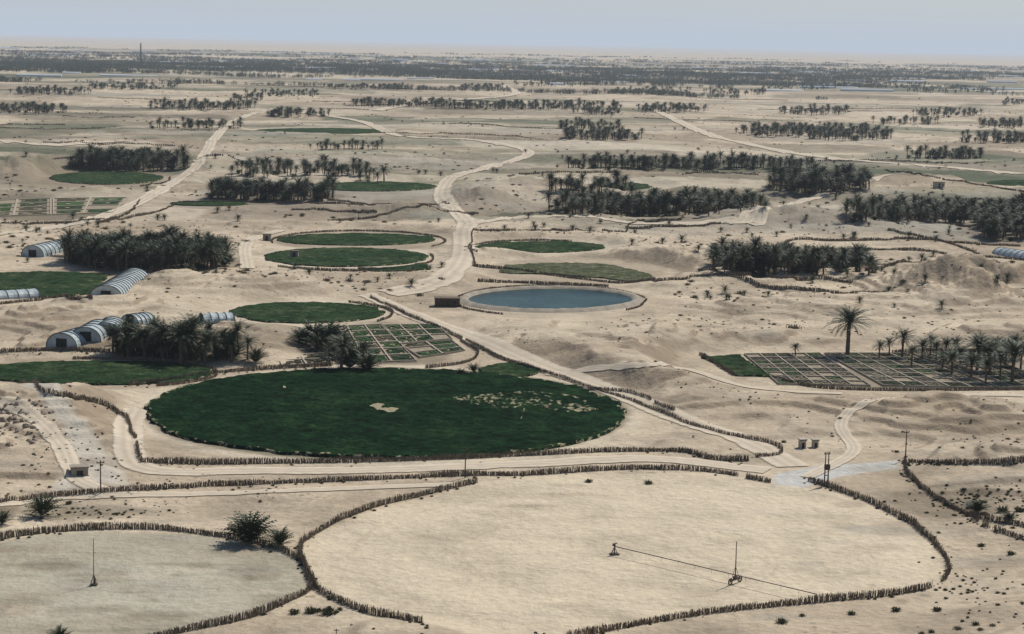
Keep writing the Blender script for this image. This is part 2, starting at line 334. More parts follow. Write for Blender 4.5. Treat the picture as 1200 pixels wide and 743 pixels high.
def garden(quad,nx,ny,pal,name='garden_plot',gap=.12):
    w=flat(*np.array(quad,float).T)
    def bl(u,v): return (w[0]*(1-u)+w[1]*u)*(1-v)+(w[3]*(1-u)+w[2]*u)*v
    vs=[];fs=[];cs=[];mi=[]
    def slab(u0,u1,v0,v1,z0,col,mm):
        o=len(vs); c4=[bl(u0,v0),bl(u1,v0),bl(u1,v1),bl(u0,v1)]
        for z in (-.1,z0):
            for p in c4: vs.append((p[0],p[1],z)); cs.append((*col,1))
        for f in [(4,7,6,5),(0,1,5,4),(1,2,6,5),(2,3,7,6),(3,0,4,7)]: fs.append(tuple(i+o for i in f)); mi.append(mm)
    slab(-.01,1.01,-.01,1.01,.10,(.30,.245,.17),0)
    for i in range(nx):
        for j in range(ny):
            col=random.choice(pal); k=random.uniform(.6,1.4); u0=(i+gap)/nx;u1=(i+1-gap)/nx;v0=(j+gap)/ny;v1=(j+1-gap)/ny
            if random.random()<.12: continue
            n=random.choice([3,4,5])
            for r in range(n):
                a=v0+(v1-v0)*r/n; bb=v0+(v1-v0)*(r+.68)/n; us=np.linspace(u0,u1,7)
                for s in range(6):
                    if random.random()<.1: continue
                    kk=k*random.uniform(.7,1.25); slab(us[s],us[s+1],a,bb-random.uniform(0,.12)*(v1-v0)/n,random.uniform(.16,.38),tuple(q*kk for q in col),0)
    for i in range(nx+1): slab(max(0,(i-.03)/nx),min(1,(i+.03)/nx),0,1,.42,(1,1,1),1)
    for j in range(ny+1): slab(0,1,max(0,(j-.035)/ny),min(1,(j+.035)/ny),.39,(1,1,1),1)
    return mk(name,vs,fs,[M_bed,M_ridge],mi,cs)
GP=[(.035,.08,.02),(.05,.10,.03),(.08,.11,.045),(.14,.12,.07),(.04,.07,.025)]
GD=[(.06,.07,.035),(.10,.09,.055),(.15,.13,.09),(.06,.09,.035),(.19,.165,.115)]
garden([(385,384),(448,381),(488,424),(400,427)],3,6,GP)
garden([(446,382),(512,381),(530,398),(468,404)],3,3,GP)
garden([(468,404),(530,400),(545,412),(492,420)],2,3,GP)
garden([(322,412),(372,410),(388,427),(330,430)],2,3,GD)
garden([(872,416),(960,415),(1020,453),(912,451)],5,8,GD)
garden([(966,415),(1060,415),(1165,456),(1035,453)],5,8,GD)
garden([(1066,414),(1150,415),(1235,452),(1172,456)],4,7,GD)
garden([(-20,236),(60,233),(60,252),(-30,255)],2,4,GP)
garden([(62,233),(150,232),(132,250),(62,252)],2,4,GP)
# ---------------------------------------------------------------- POND
m,nt,b=newmat('pond_water'); g=N(nt,'ShaderNodeNewGeometry'); nn=noise(nt,g.outputs['Position'],.06,4); nt.links.new(ramp(nt,nn,[(.35,(.006,.030,.036)),(.65,(.03,.072,.070))]),b.inputs['Base Color'])
b.inputs['Roughness'].default_value=.2; b.inputs['IOR'].default_value=1.33; b.inputs['Specular IOR Level'].default_value=.06
wv=N(nt,'ShaderNodeTexNoise'); wv.inputs['Scale'].default_value=.9; wv.inputs['Detail'].default_value=5; nt.links.new(g.outputs['Position'],wv.inputs['Vector']); bump(nt,b,wv.outputs[0],1.0,.5)
w=flat(*ell(645,352,98,13,80).T); mk('pond',[(x,y,.16) for x,y in w],[tuple(range(80))[::-1]],[m])
M_rim=simple('pond_lining',(.24,.20,.15),(.40,.35,.27),.4)
c=w.mean(0); ring=[]
for fr,z in ((.975,.05),(.99,.35),(1.02,.8),(1.06,.85),(1.13,-.1)):
    ring.append([(c[0]+(x-c[0])*fr,c[1]+(y-c[1])*fr,z+random.uniform(-.08,.08)) for x,y in w])
vs=[p for r in ring for p in r]; mk('pond_embankment',vs,[(i*80+j,(i+1)*80+j,(i+1)*80+(j+1)%80,i*80+(j+1)%80) for i in range(4) for j in range(80)],[M_rim],smoothsh=True)
# ---------------------------------------------------------------- ROADS
m,nt,b=newmat('dirt_track'); g=N(nt,'ShaderNodeNewGeometry'); nn=noise(nt,g.outputs['Position'],.5,5,.6); nl=noise(nt,g.outputs['Position'],.06,4,.6)
at=N(nt,'ShaderNodeVertexColor'); at.layer_name='Col'; sr=N(nt,'ShaderNodeSeparateColor'); nt.links.new(at.outputs[0],sr.inputs[0])
col=mix(nt,.8,(.66,.56,.42),ramp(nt,nn,[(.3,g3(.85)),(.7,g3(1.08))]),'MULTIPLY'); col=mix(nt,math_(nt,'MULTIPLY',sr.outputs[1],.4),col,(.34,.265,.185)); nt.links.new(col,b.inputs['Base Color'])
al=math_(nt,'MULTIPLY',math_(nt,'SUBTRACT',math_(nt,'ADD',sr.outputs[0],math_(nt,'MULTIPLY',math_(nt,'ADD',nn,nl),.5)),.78),3.5,True)
nt.links.new(math_(nt,'MULTIPLY',al,.92),b.inputs['Alpha']); M_road=m
def road(pts,width):
    px=spline(pts,10); w=P(px[:,0],px[:,1])[:,:2]; L=np.hypot(*np.diff(w,axis=0).T).sum(); w=resample(w,max(1.0,L/500))
    for _ in range(6): w[1:-1]=.25*w[:-2]+.5*w[1:-1]+.25*w[2:]
    t=np.gradient(w,axis=0); t/=np.hypot(*t.T)[:,None]+1e-9; nrm=np.stack([-t[:,1],t[:,0]],1)
    us=np.linspace(-1,1,9); al=[0,.5,.75,.8,.65,.8,.75,.5,0]; rut=[0,0,.2,1,0,1,.2,0,0]
    X=w[:,None,0]+nrm[:,None,0]*us*width*.5; Y=w[:,None,1]+nrm[:,None,1]*us*width*.5
    Z=height(X,Y)+.06+Y*.00025
    vs=np.stack([X,Y,Z],-1).reshape(-1,3); n=len(w)
    fs=[(i*9+j,i*9+j+1,(i+1)*9+j+1,(i+1)*9+j)[::-1] for i in range(n-1) for j in range(8)]
    cc=np.zeros((n,9,4)); cc[...,0]=al; cc[...,1]=rut; cc[...,3]=1
    mk('dirt_road',vs,fs,[M_road],col=cc.reshape(-1,4),smoothsh=True)
road([(455,345),(500,335),(530,318),(543,295),(543,272),(548,262),(530,245),(518,228),(530,208),(560,200)],9)
road([(548,264),(600,256),(680,254),(740,262)],5)
road([(430,345),(480,368),(560,398),(640,432),(720,460),(800,492),(880,520),(930,548)],7)
road([(-10,592),(100,582),(250,579),(400,573),(540,568)],3)
road([(160,480),(150,505),(170,550),(300,552),(450,551),(620,544),(760,538),(900,552)],6)
road([(0,276),(90,262),(150,243),(190,222),(230,195),(250,165),(270,145),(300,132)],8)
road([(1200,204),(1100,196),(960,184),(880,170),(830,158),(790,140),(765,128)],12)
road([(560,200),(620,180),(560,165),(470,160),(420,142),(330,130)],9)
road([(945,560),(1000,530),(985,500),(1010,475),(1100,464),(1200,464)],3)
road([(740,262),(820,262),(900,250),(940,236),(1040,205)],7)
road([(330,270),(290,285),(290,315)],5)
road([(590,100),(600,112),(500,120),(440,130)],14)
road([(150,165),(60,170),(0,165)],10)
road([(640,440),(720,430),(800,432),(880,455),(990,462)],2.5)
road([(130,580),(90,560),(70,520),(30,480),(0,470)],4)
# ---------------------------------------------------------------- FENCES (palm-frond brush)
m,nt,b=newmat('dry_palm_frond'); g=N(nt,'ShaderNodeNewGeometry'); nn=noise(nt,g.outputs['Position'],1.6,4,.7)
nt.links.new(ramp(nt,nn,[(.3,(.11,.085,.06)),(.52,(.19,.15,.11)),(.75,(.34,.275,.20))]),b.inputs['Base Color']); M_fence=m
def fence(pts,hgt=.92,sp=True,name='palm_frond_fence',world=None):
    if world is None:
        px=spline(pts,8) if sp else np.array(pts,float); w=P(px[:,0],px[:,1])[:,:2]
    else: w=world
    D=np.median(w[:,1]); st=.15 if D<420 else (.35 if D<800 else 1.1)
    w=resample(w,st*5)
    if len(w)<5: return
    for _ in range(4): w[1:-1]=.25*w[:-2]+.5*w[1:-1]+.25*w[2:]
    w=resample(w,st); n=len(w)
    if n<3: return
    wob=fbm(w[:,0],w[:,1],9,2,17)*.6; w=w+np.stack([wob,wob*.6],1)
    t=np.gradient(w,axis=0); t/=np.hypot(*t.T)[:,None]+1e-9
    hv=.9+.35*fbm(w[:,0],w[:,1],8,2,19); K=5
    keep=(fbm(w[:,0],w[:,1],6,2,23)>-.68)
    W=np.repeat(w[keep],K,0); Tn=np.repeat(t[keep],K,0); Hh=np.repeat(hv[keep],K); M_=len(W)
    a=np.arctan2(Tn[:,1],Tn[:,0])+rng.uniform(-.7,.7,M_); hw=max(.05,st*.34)*rng.uniform(.5,1.2,M_)
    h=hgt*Hh*rng.uniform(.68,1.08,M_)*np.where(rng.random(M_)<.02,1.25,1); lean=rng.normal(0,.10,M_); ly=rng.normal(0,.11,M_)
    c=W+rng.uniform(-.18,.18,(M_,2)); dx,dy=np.cos(a),np.sin(a); z=height(c[:,0],c[:,1]); tp=rng.uniform(.3,1.0,M_)
    v=np.zeros((M_,4,3))
    v[:,0]=np.stack([c[:,0]-dx*hw,c[:,1]-dy*hw,z-.15],1); v[:,1]=np.stack([c[:,0]+dx*hw,c[:,1]+dy*hw,z-.15],1)
    v[:,2]=np.stack([c[:,0]+dx*(hw*tp+lean)-dy*ly,c[:,1]+dy*(hw*tp+lean)+dx*ly,z+h],1)
    v[:,3]=np.stack([c[:,0]+dx*(-hw*tp+lean)-dy*ly,c[:,1]+dy*(-hw*tp+lean)+dx*ly,z+h*rng.uniform(.85,1.1,M_)],1)
    mk(name,v.reshape(-1,3),np.arange(M_*4).reshape(-1,4),[M_fence])
FEN=[[(556,566),(500,580),(430,598),(372,624),(350,646),(358,668),(370,690),(430,718),(500,732)],
 [(945,564),(1010,586),(1075,617),(1108,657),(1104,684),(1050,697),(960,706),(850,717),(770,729),(700,742),(660,752)],
 [(-30,640),(0,632),(60,624),(150,620),(230,625),(300,636),(345,655),(368,684),(345,702),(300,722),(240,736),(170,750)],
 [(-20,593),(60,583),(130,577),(250,570),(400,564),(545,558),(620,557),(740,550),(830,553),(905,566)],
 [(166,542),(250,544),(400,542),(540,538),(700,530),(780,529),(808,530),(830,539),(880,541)],
 [(25,455),(75,465),(130,478),(155,505),(168,540)],
 [(435,349),(480,371),(540,396),(600,425),(650,440),(700,458),(750,474),(800,495),(850,510),(905,522),(914,534),(880,536)],
 [(150,452),(200,447),(250,438),(330,432),(390,429)],
 [(1058,540),(1062,556),(1090,580),(1120,597),(1160,620),(1215,637)],
 [(1062,542),(1120,544),(1215,541)],
 [(555,270),(600,271),(735,273)],[(0,413),(70,411),(130,413)],[(210,238),(310,237),(420,240),(530,240)],
 [(1040,200),(1100,209),(1215,228)],[(540,400),(560,412),(545,425),(500,432)],
 [(735,272),(742,262),(800,258)],[(555,312),(640,322),(720,332),(770,330)],[(905,444),(960,455),(1050,458),(1215,457)],
 [(820,416),(862,441)],[(0,357),(60,352),(110,352)],[(1040,270),(1110,285),(1150,300)],[(555,270),(552,290),(556,312)],
 [(0,262),(60,262),(140,255),(165,235)],[(0,150),(60,152),(130,150)],[(690,457),(740,462),(790,482)],[(1130,605),(1170,612),(1215,622)],
 [(1045,414),(1100,412),(1215,414)],[(0,188),(80,186),(160,183)],[(210,238),(180,250),(110,262)],[(560,330),(640,333),(720,336)],[(800,205),(830,203),(900,206)],[(770,330),(850,322),(900,326),(1000,330)]]
for f in FEN: fence(f)
def arc(cx,cy,rx,ry,a0,a1,h=.8):
    a=np.radians(np.linspace(a0,a1,40)); fence(np.stack([cx+rx*np.cos(a),cy+ry*np.sin(a)],1),h,False)
arc(405,303,104,15,-20,140); arc(420,283,102,12,170,395,.7); arc(633,291,84,9,150,300,.7); arc(360,368,100,16,-60,40)
arc(645,353,112,18,120,400,.6); arc(125,210,75,10,-10,60); arc(110,438,146,17,-100,60,.8)
for i in range(60):
    D=1/random.uniform(1/2800,1/520); x=random.uniform(-.28,.28)*D; an=random.gauss(0,.35); L=random.uniform(30,120)*(D/900)**.7
    s=np.linspace(-L/2,L/2,30); w=np.stack([x+s*math.cos(an),D+s*math.sin(an)+L*.12*np.sin(s/L*3+i)],1)
    if (padfac(w[:,0],w[:,1])<.9).any(): continue
    fence(None,1.0,world=w)
# ---------------------------------------------------------------- PALMS
def frondmat(name,c1,c2,c3):
    m,nt,b=newmat(name); g=N(nt,'ShaderNodeNewGeometry'); oi=N(nt,'ShaderNodeObjectInfo')
    nn=noise(nt,g.outputs['Position'],1.3,3,.6); f=math_(nt,'ADD',math_(nt,'MULTIPLY',nn,.7),math_(nt,'MULTIPLY',oi.outputs['Random'],.3))
    nt.links.new(ramp(nt,f,[(.3,c1),(.5,c2),(.75,c3)]),b.inputs['Base Color']); b.inputs['Roughness'].default_value=.55
    b.inputs['Specular IOR Level'].default_value=.2
    return m
M_frond=frondmat('palm_frond_green',(.024,.037,.015),(.042,.058,.024),(.082,.092,.045))
M_dead=simple('palm_frond_dead',(.13,.095,.055),(.24,.18,.11),1.5)
M_trunk=simple('palm_trunk',(.08,.06,.04),(.17,.13,.09),4,bs=.6)
def palmgeo(mb,seed,th,nf,L,ns,origin=(0,0,0),s=1.0,dead=True,steep=False):
    r=random.Random(seed); ox,oy,oz=origin
    lx,ly=r.uniform(-.06,.06),r.uniform(-.06,.06)
    if th>.3:
        k=5
        for i in range(k):
            z0,z1=th*i/k,th*(i+1)/k
            a=(ox+lx*z0*z0/th*s,oy+ly*z0*z0/th*s,oz+(z0-.2*(i==0))*s); c=(ox+lx*z1*z1/th*s,oy+ly*z1*z1/th*s,oz+z1*s)
            mb.tube(a,c,(.30-.09*i/k)*s,(.27-.09*(i+1)/k)*s,6,1)
    top=(ox+lx*th*s,oy+ly*th*s,oz+th*s)
    for i in range(nf):
        az=i*2.39996+r.uniform(-.2,.2); u=(i+.5)/nf; e0=math.radians((88-50*u if steep else 84-100*u)+r.uniform(-8,8)); isd=dead and u>.88
        if isd: e0=math.radians(-35)
        LL=L*r.uniform(.75,1.1)*(.8 if isd else 1); droop=math.radians(r.uniform(40,75)) if not isd else math.radians(45)
        x,z=.1,0.0; pts=[]; seg=LL/ns
        for k in range(ns+1):
            e=e0-droop*(k/ns)**1.3; pts.append((x,z,e)); x+=seg*math.cos(e); z+=seg*math.sin(e)
        ca,sa=math.cos(az),math.sin(az); twist=r.uniform(-.5,.5)
        def W(x,y,z): return (top[0]+(x*ca-y*sa)*s,top[1]+(x*sa+y*ca)*s,top[2]+z*s)
        vs=[];fs=[]
        for k in range(1,ns+1):
            x,z,e=pts[k]; pr=math.sin(math.pi*min(1,(k+.4)/(ns+1.2)))**.6*.62*(LL/3.5)+.08
            xa,za,_=pts[k-1]; hx,hz=x+(xa-x)*.6,z+(za-z)*.6
            for sd in (-1,1):
                tx=x+pr*.55*math.cos(e); tz=z+pr*.55*math.sin(e)-pr*.25+sd*twist*.2; o=len(vs)
                vs+=[W(x,0,z),W(hx,0,hz),W(tx,sd*pr*.8,tz)]; fs.append((o,o+1,o+2))
            o=len(vs); vs+=[W(xa,-.035,za),W(xa,.035,za),W(x,.03,z),W(x,-.03,z)]; fs.append((o,o+1,o+2,o+3))
        mb.add(vs,fs,2 if isd else 0)
MP=[M_frond,M_trunk,M_dead]
def palmmesh(seed,th,nf,L,ns,dead=True,steep=False):
    mb=MB(); palmgeo(mb,seed,th,nf,L,ns,dead=dead,steep=steep); ob=mb.obj('tmp',MP); me=ob.data; bpy.data.objects.remove(ob); return me
TALL=[palmmesh(s,th,56,3.3,11) for s,th in ((1,5.0),(2,4.2),(3,5.8))]
SHORT=[palmmesh(s,th,46,3.0,9) for s,th in ((4,1.6),(5,2.4))]
BUSH=[palmmesh(s,.15,60,2.6,9,False,True) for s in (6,7)]
def hz_(me):
    a=np.zeros(len(me.vertices)*3,np.float32); me.vertices.foreach_get('co',a); return float(a[2::3].max())
TH={id(m_):hz_(m_) for m_ in TALL+SHORT+BUSH}
def putpalm(px,py,hpx,meshes=TALL,name='date_palm',wf=1.05):
    p=P1(px,py); me_=random.choice(meshes); ob=bpy.data.objects.new(name,me_); sc.collection.objects.link(ob)
    hm=hpx*math.hypot(p[0],p[1])/F; s=hm/TH[id(me_)]; ob.location=(p[0],p[1],p[2]-.05); ob.scale=(s*wf,s*wf,s); ob.rotation_euler=(0,0,random.uniform(0,6.28)); return ob
for a in [(932,418,17),(1057,420,38),(1030,421,24),(1080,422,28),(1097,424,26),(1108,425,32),(1125,430,28),(1145,434,42),(1160,437,40),(1172,442,34),(1186,448,50),(1196,432,30),
  (1138,444,34),(1042,417,24),(1068,430,28),(1003,318,35),(985,320,22),(1018,322,26),(150,420,46),(212,427,56),(240,427,42),(190,423,50),(170,422,42),(226,422,55),(272,424,36),(290,421,30),
  (400,434,44),(450,213,20),(425,430,34),(1165,425,34),(1205,440,44),(1115,440,30),(1155,450,34),(1178,430,36),(1148,422,34),(1190,420,32),(1118,418,26),(1090,418,28),(1104,434,26)]: putpalm(*a,wf=1.25)
putpalm(993,417,60,TALL[:1],wf=1.2)
for a in [(293,636,40),(289,637,34),(328,640,24),(50,605,28),(3,614,18),(1145,601,18),(1182,612,14),(365,404,30),(385,408,34),(355,406,24),(410,432,34),(385,400,24),(555,436,12),(540,440,10),(70,752,20),(430,436,26),(375,412,26),(300,425,20)]: putpalm(*a,BUSH,'palm_shrub',.95)
def instancer(name,pts,sizes,mesh,cname):
    n=len(pts); a=rng.uniform(0,2*np.pi,n); vs=np.zeros((n,4,3))
    for k in range(4):
        an=a+k*np.pi/2; vs[:,k,0]=pts[:,0]+np.cos(an)*sizes*.70711; vs[:,k,1]=pts[:,1]+np.sin(an)*sizes*.70711; vs[:,k,2]=pts[:,2]
    ob=mk(name,vs.reshape(-1,3),np.arange(n*4).reshape(-1,4),[]); ob.instance_type='FACES'; ob.use_instance_faces_scale=True; ob.instance_faces_scale=1.0
    ob.show_instancer_for_render=False; ob.show_instancer_for_viewport=False
    ch=bpy.data.objects.new(cname,mesh); sc.collection.objects.link(ch); ch.parent=ob
    return ob
def grove(cx,cy,rx,ry,n,hm,short=.3):
    a=rng.uniform(0,2*np.pi,n); r=np.sqrt(rng.uniform(0,1,n)); px=cx+rx*r*np.cos(a); py=cy+ry*r*np.sin(a)
    pts=P(px,py); pts[:,2]-=.1; kinds=rng.choice(6,n,p=[(1-short)*.36,(1-short)*.34,(1-short)*.3,short*.35,short*.3,short*.35])
    par=empty('palm_grove',tuple(P1(cx,cy)))
    for k,me_ in enumerate(TALL+SHORT+BUSH[:1]):
        s=pts[kinds==k]
        if len(s)==0: continue
        sz=hm/8.0*rng.uniform(.65,1.25,len(s))*(1.0 if k<3 else 1.2)
        o=instancer('palms',s-np.array(par.location),sz,me_,'palm'); o.parent=par
GR=[(150,196,70,6,170,8.5),(178,308,92,12,290,7.5,.4),(100,304,28,9,50,6.5,.4),(215,417,72,7,64,6.2,.6),(165,414,35,6,30,5.5,.6),(395,420,20,7,14,4.5,.7),
 (320,233,76,4,110,7.5),(275,230,30,4,50,7),(375,203,76,4,60,6.8),(440,213,20,3,8,5.5),(300,205,34,4,20,7),(770,248,130,6,270,7.5,.4),(690,224,50,4,44,7.3),(780,197,118,2.5,150,7),(960,221,60,7,140,9),(915,198,40,3,46,7),
 (930,317,95,5,170,6.5,.45),(880,312,45,5,60,6.4),(1085,256,95,6,190,7.3),(1180,266,36,18,165,7.3),(1107,185,46,2,90,6.5),(950,157,95,4,190,7.5),(995,163,55,2.5,70,7),(705,162,50,3,90,7),(690,150,38,2,46,7),
 (785,130,42,3,80,7.5),(955,132,42,3.5,80,7.5),(1110,135,40,3,70,7.5),(1170,166,45,2.5,80,7),(1180,148,35,3,66,7.5),(620,127,110,2,200,7.5),(470,124,60,2,100,7.5),(700,133,30,2,44,7),(235,127,66,2.5,100,7.5),(290,118,20,2,30,7),
 (350,136,38,2,60,7.5),(40,131,42,2.5,80,7.5),(60,110,50,2,80,7.5),(225,150,60,2,50,6.5),(860,110,40,2,60,7.5),(405,175,45,1.5,30,5.5),(565,104,30,2,50,7.5),(1060,145,40,2,40,7),(1190,122,20,2,30,7),(1030,100,60,2,80,7.5),(330,112,50,1.5,60,7),
 (150,104,60,1.5,80,7),(430,104,50,1.5,70,7),(760,108,50,1.5,70,7),(660,100,60,1.5,80,7),(1120,108,60,1.5,70,7),(930,104,50,1.5,70,7)]
for g_ in GR: grove(*g_)
mb=MB()
for i in range(18): palmgeo(mb,100+i,random.uniform(2.0,4.2),14,3.2,4,(random.uniform(-34,34),random.gauss(0,6),0),random.uniform(.75,1.25),False)
ob=mb.obj('tmp',MP); CL=ob.data; bpy.data.objects.remove(ob)
n=22000; D=1/rng.uniform(1/10500,1/2600,n); x=rng.uniform(-.32,.32,n)*D
mask=fbm(x/3.2,D,420,3,201)+.35*fbm(x,D,3000,2,205)+.60*smooth(2900,4000,D)-.40*smooth(8600,10400,D)+rng.normal(0,.05,n)-.12*smooth(.12,.2,x/D)
k=mask>.40; x,D=x[k][:4200],D[k][:4200]; print('clumps',k.sum())
instancer('distant_palm_groves',np.stack([x,D,height(x,D)-.5],1),rng.uniform(.75,1.25,len(x)),CL,'palm_clump')
n=620; D=1/rng.uniform(1/2900,1/480,n); x=rng.uniform(-.3,.3,n)*D; k=(padfac(x,D)>.9)&(fbm(x,D,160,2,301)>.12); x,D=x[k],D[k]
instancer('scattered_palms',np.stack([x,D,height(x,D)-.1],1),rng.uniform(.3,.75,len(x)),SHORT[0],'palm')
# ---------------------------------------------------------------- DESERT TUFTS
def tuftmesh(seed,n,spread,mat):
    r=random.Random(seed); vs=[];fs=[]
    for i in range(n):
        az=r.uniform(0,6.283); el=r.uniform(.15,1.4); L=r.uniform(.5,1.0); bx,by=r.gauss(0,.22)*spread,r.gauss(0,.22)*spread
        tx=bx+math.cos(az)*math.cos(el)*L; ty=by+math.sin(az)*math.cos(el)*L; tz=math.sin(el)*L*.8
        px,py=-math.sin(az)*.06,math.cos(az)*.06; mx,my,mz=(bx+tx)/2,(by+ty)/2,tz*.6; o=len(vs)
        vs+=[(bx,by,-.05),(mx-px,my-py,mz),(tx,ty,tz),(mx+px,my+py,mz)]; fs.append((o,o+1,o+2,o+3))
    me=bpy.data.meshes.new('tuft'); me.from_pydata(vs,[],fs); me.materials.append(mat); return me
M_t1=simple('dry_shrub',(.15,.125,.07),(.29,.24,.155),.7); M_t2=simple('green_shrub',(.08,.09,.045),(.16,.16,.09),.7)
T1=tuftmesh(1,70,1,M_t1);T2=tuftmesh(2,110,1.6,M_t1);T3=tuftmesh(3,110,1.2,M_t2)
def scatter(name,n,d0,d1,mesh,s0,s1,seed,th,gp=.85):
    D=1/rng.uniform(1/d1,1/d0,n); D=np.where(rng.random(n)<.5,rng.uniform(d0,d1,n),D); x=rng.uniform(-.36,.36,n)*D
    k=(padfac(x,D)>gp)&(fbm(x,D,45,3,seed)+rng.normal(0,.18,n)>th); x,D=x[k],D[k]
    instancer(name,np.stack([x,D,height(x,D)],1),s0+(s1-s0)*rng.uniform(0,1,len(x))**2,mesh,'shrub')
scatter('desert_shrubs',10000,190,700,T1,.15,.5,401,.03)
scatter('desert_shrubs',5000,190,800,T2,.18,.72,411,.12)
scatter('desert_shrubs',2100,190,700,T3,.2,.7,421,.2)
scatter('desert_shrubs',11000,500,2600,T2,.35,1.3,431,.08)
pp=[]
for f in FEN[:12]:
    px=spline(f,10); s=px[rng.integers(0,len(px),80)]+rng.normal(0,1,(80,2))*np.array([4,2.0]); pp.append(s)
for (cx,cy,rx,ry,n_) in [(1140,590,75,22,140),(120,602,100,7,50),(380,716,28,4,30),(1150,690,60,40,70),(60,520,60,30,60),(640,745,60,4,10)]:
    pp.append(np.stack([cx+rng.normal(0,.5,n_)*rx,cy+rng.normal(0,.5,n_)*ry],1))
pp=np.vstack(pp); q_=P(pp[:,0],pp[:,1]); instancer('fence_weeds',q_,rng.uniform(.12,.42,len(q_)),T3,'weed')
pts=[(1050,716,.8),(1098,716,.8),(916,730,.9),(998,720,.7),(940,722,.5),(1185,650,.8),(1150,640,.7),(365,718,1.1),(385,720,1.2),(345,719,.9),(1175,600,1.3),(1140,595,1.4),(1195,600,1.2),(760,567,.9),(690,565,.8),(1020,470,.8)]
q_=P([a[0] for a in pts],[a[1] for a in pts]); instancer('desert_bush',q_,np.array([a[2] for a in pts]),T3,'shrub')
ob=bpy.data.objects.new('round_desert_bush',T2); sc.collection.objects.link(ob); ob.location=P1(930,387); ob.scale=(1.9,1.9,2.3)
# ---------------------------------------------------------------- POLYTUNNELS
m,nt,b=newmat('greenhouse_plastic'); g=N(nt,'ShaderNodeNewGeometry'); nn=noise(nt,g.outputs['Position'],.5,5,.6); nt.links.new(ramp(nt,nn,[(.3,(.28,.33,.33)),(.7,(.54,.58,.57))]),b.inputs['Base Color']); b.inputs['Roughness'].default_value=.35; M_pl=m
M_rib=simple('greenhouse_rib',(.09,.11,.11),(.16,.18,.17)); M_dark=simple('dark_opening',(.02,.02,.02),(.05,.05,.045))
def tunnel(a,b_,width,hgt):
    p0=P1(*a);p1=P1(*b_); d=np.array(p1[:2]-p0[:2]); L=np.hypot(*d); ang=math.atan2(d[1],d[0]); e=empty('greenhouse',(p0[0],p0[1],min(p0[2],p1[2])-.1)); e.rotation_euler=(0,0,ang)
    n=12; prof=[(width/2*math.cos(t),hgt*math.sin(t)**.85) for t in np.linspace(0,math.pi,n+1)]
    nb=max(4,int(L/2.6)); vs=[]
    for i in range(nb*2+1):
        x=L*i/nb/2; sag=.96 if i%2 else 1.0
        for (y,z) in prof: vs.append((x,y*sag,z*sag+random.uniform(-.04,.04)))
    fs=[(i*(n+1)+j,i*(n+1)+j+1,(i+1)*(n+1)+j+1,(i+1)*(n+1)+j) for i in range(nb*2) for j in range(n)]
    mk('cover',vs,fs,[M_pl],parent=e)
    r=MB()
    for i in range(nb+1):
        x=L*i/nb
        for j in range(n): r.tube((x,prof[j][0]*1.015,prof[j][1]*1.015+.03),(x,prof[j+1][0]*1.015,prof[j+1][1]*1.015+.03),.09,.09,4)
    r.obj('ribs',[M_rib],parent=e)
    for x,s in ((.05,-1),(L-.05,1)):
        ew=MB(); ew.add([(x,y*.98,z*.98) for y,z in prof],[tuple(range(n+1))]); ew.box((x+s*.06,0,1.05),(.08,2.4,2.1),1); ew.obj('end_wall',[M_pl,M_dark],parent=e)
tunnel((124,347),(158,329),8,3.4); tunnel((72,408),(96,395),7,3.2); tunnel((100,400),(116,388),6.5,3.0); tunnel((124,392),(132,381),6,2.6); tunnel((38,301),(94,287),7,3.4)
tunnel((152,378),(172,377),6,2.2); tunnel((236,378),(272,377),6,2.2); tunnel((-20,350),(42,347),6,2.0); tunnel((1172,297),(1225,308),7,2.8)
tunnel((730,90),(748,90),16,5)
m,nt,b=newmat('far_plastic'); b.inputs['Base Color'].default_value=(.55,.58,.59,1); M_far=m
mb=MB()
for i in range(150):
    D=random.uniform(2800,8800); x=random.uniform(-.3,.3)*D; L=random.uniform(20,90); h=random.uniform(2.2,4.0); z=float(height(np.array([x]),np.array([D]))[0])
    w=random.uniform(7,10); pr=[(w/2*math.cos(t),h*math.sin(t)) for t in np.linspace(0,math.pi,7)]
    mb.add([(x,D+y,z+q) for y,q in pr]+[(x+L,D+y,z+q) for y,q in pr],[(j,j+1,8+j,7+j) for j in range(6)]+[tuple(range(7)),tuple(range(7,14))])
mb.obj('distant_greenhouses',[M_far])
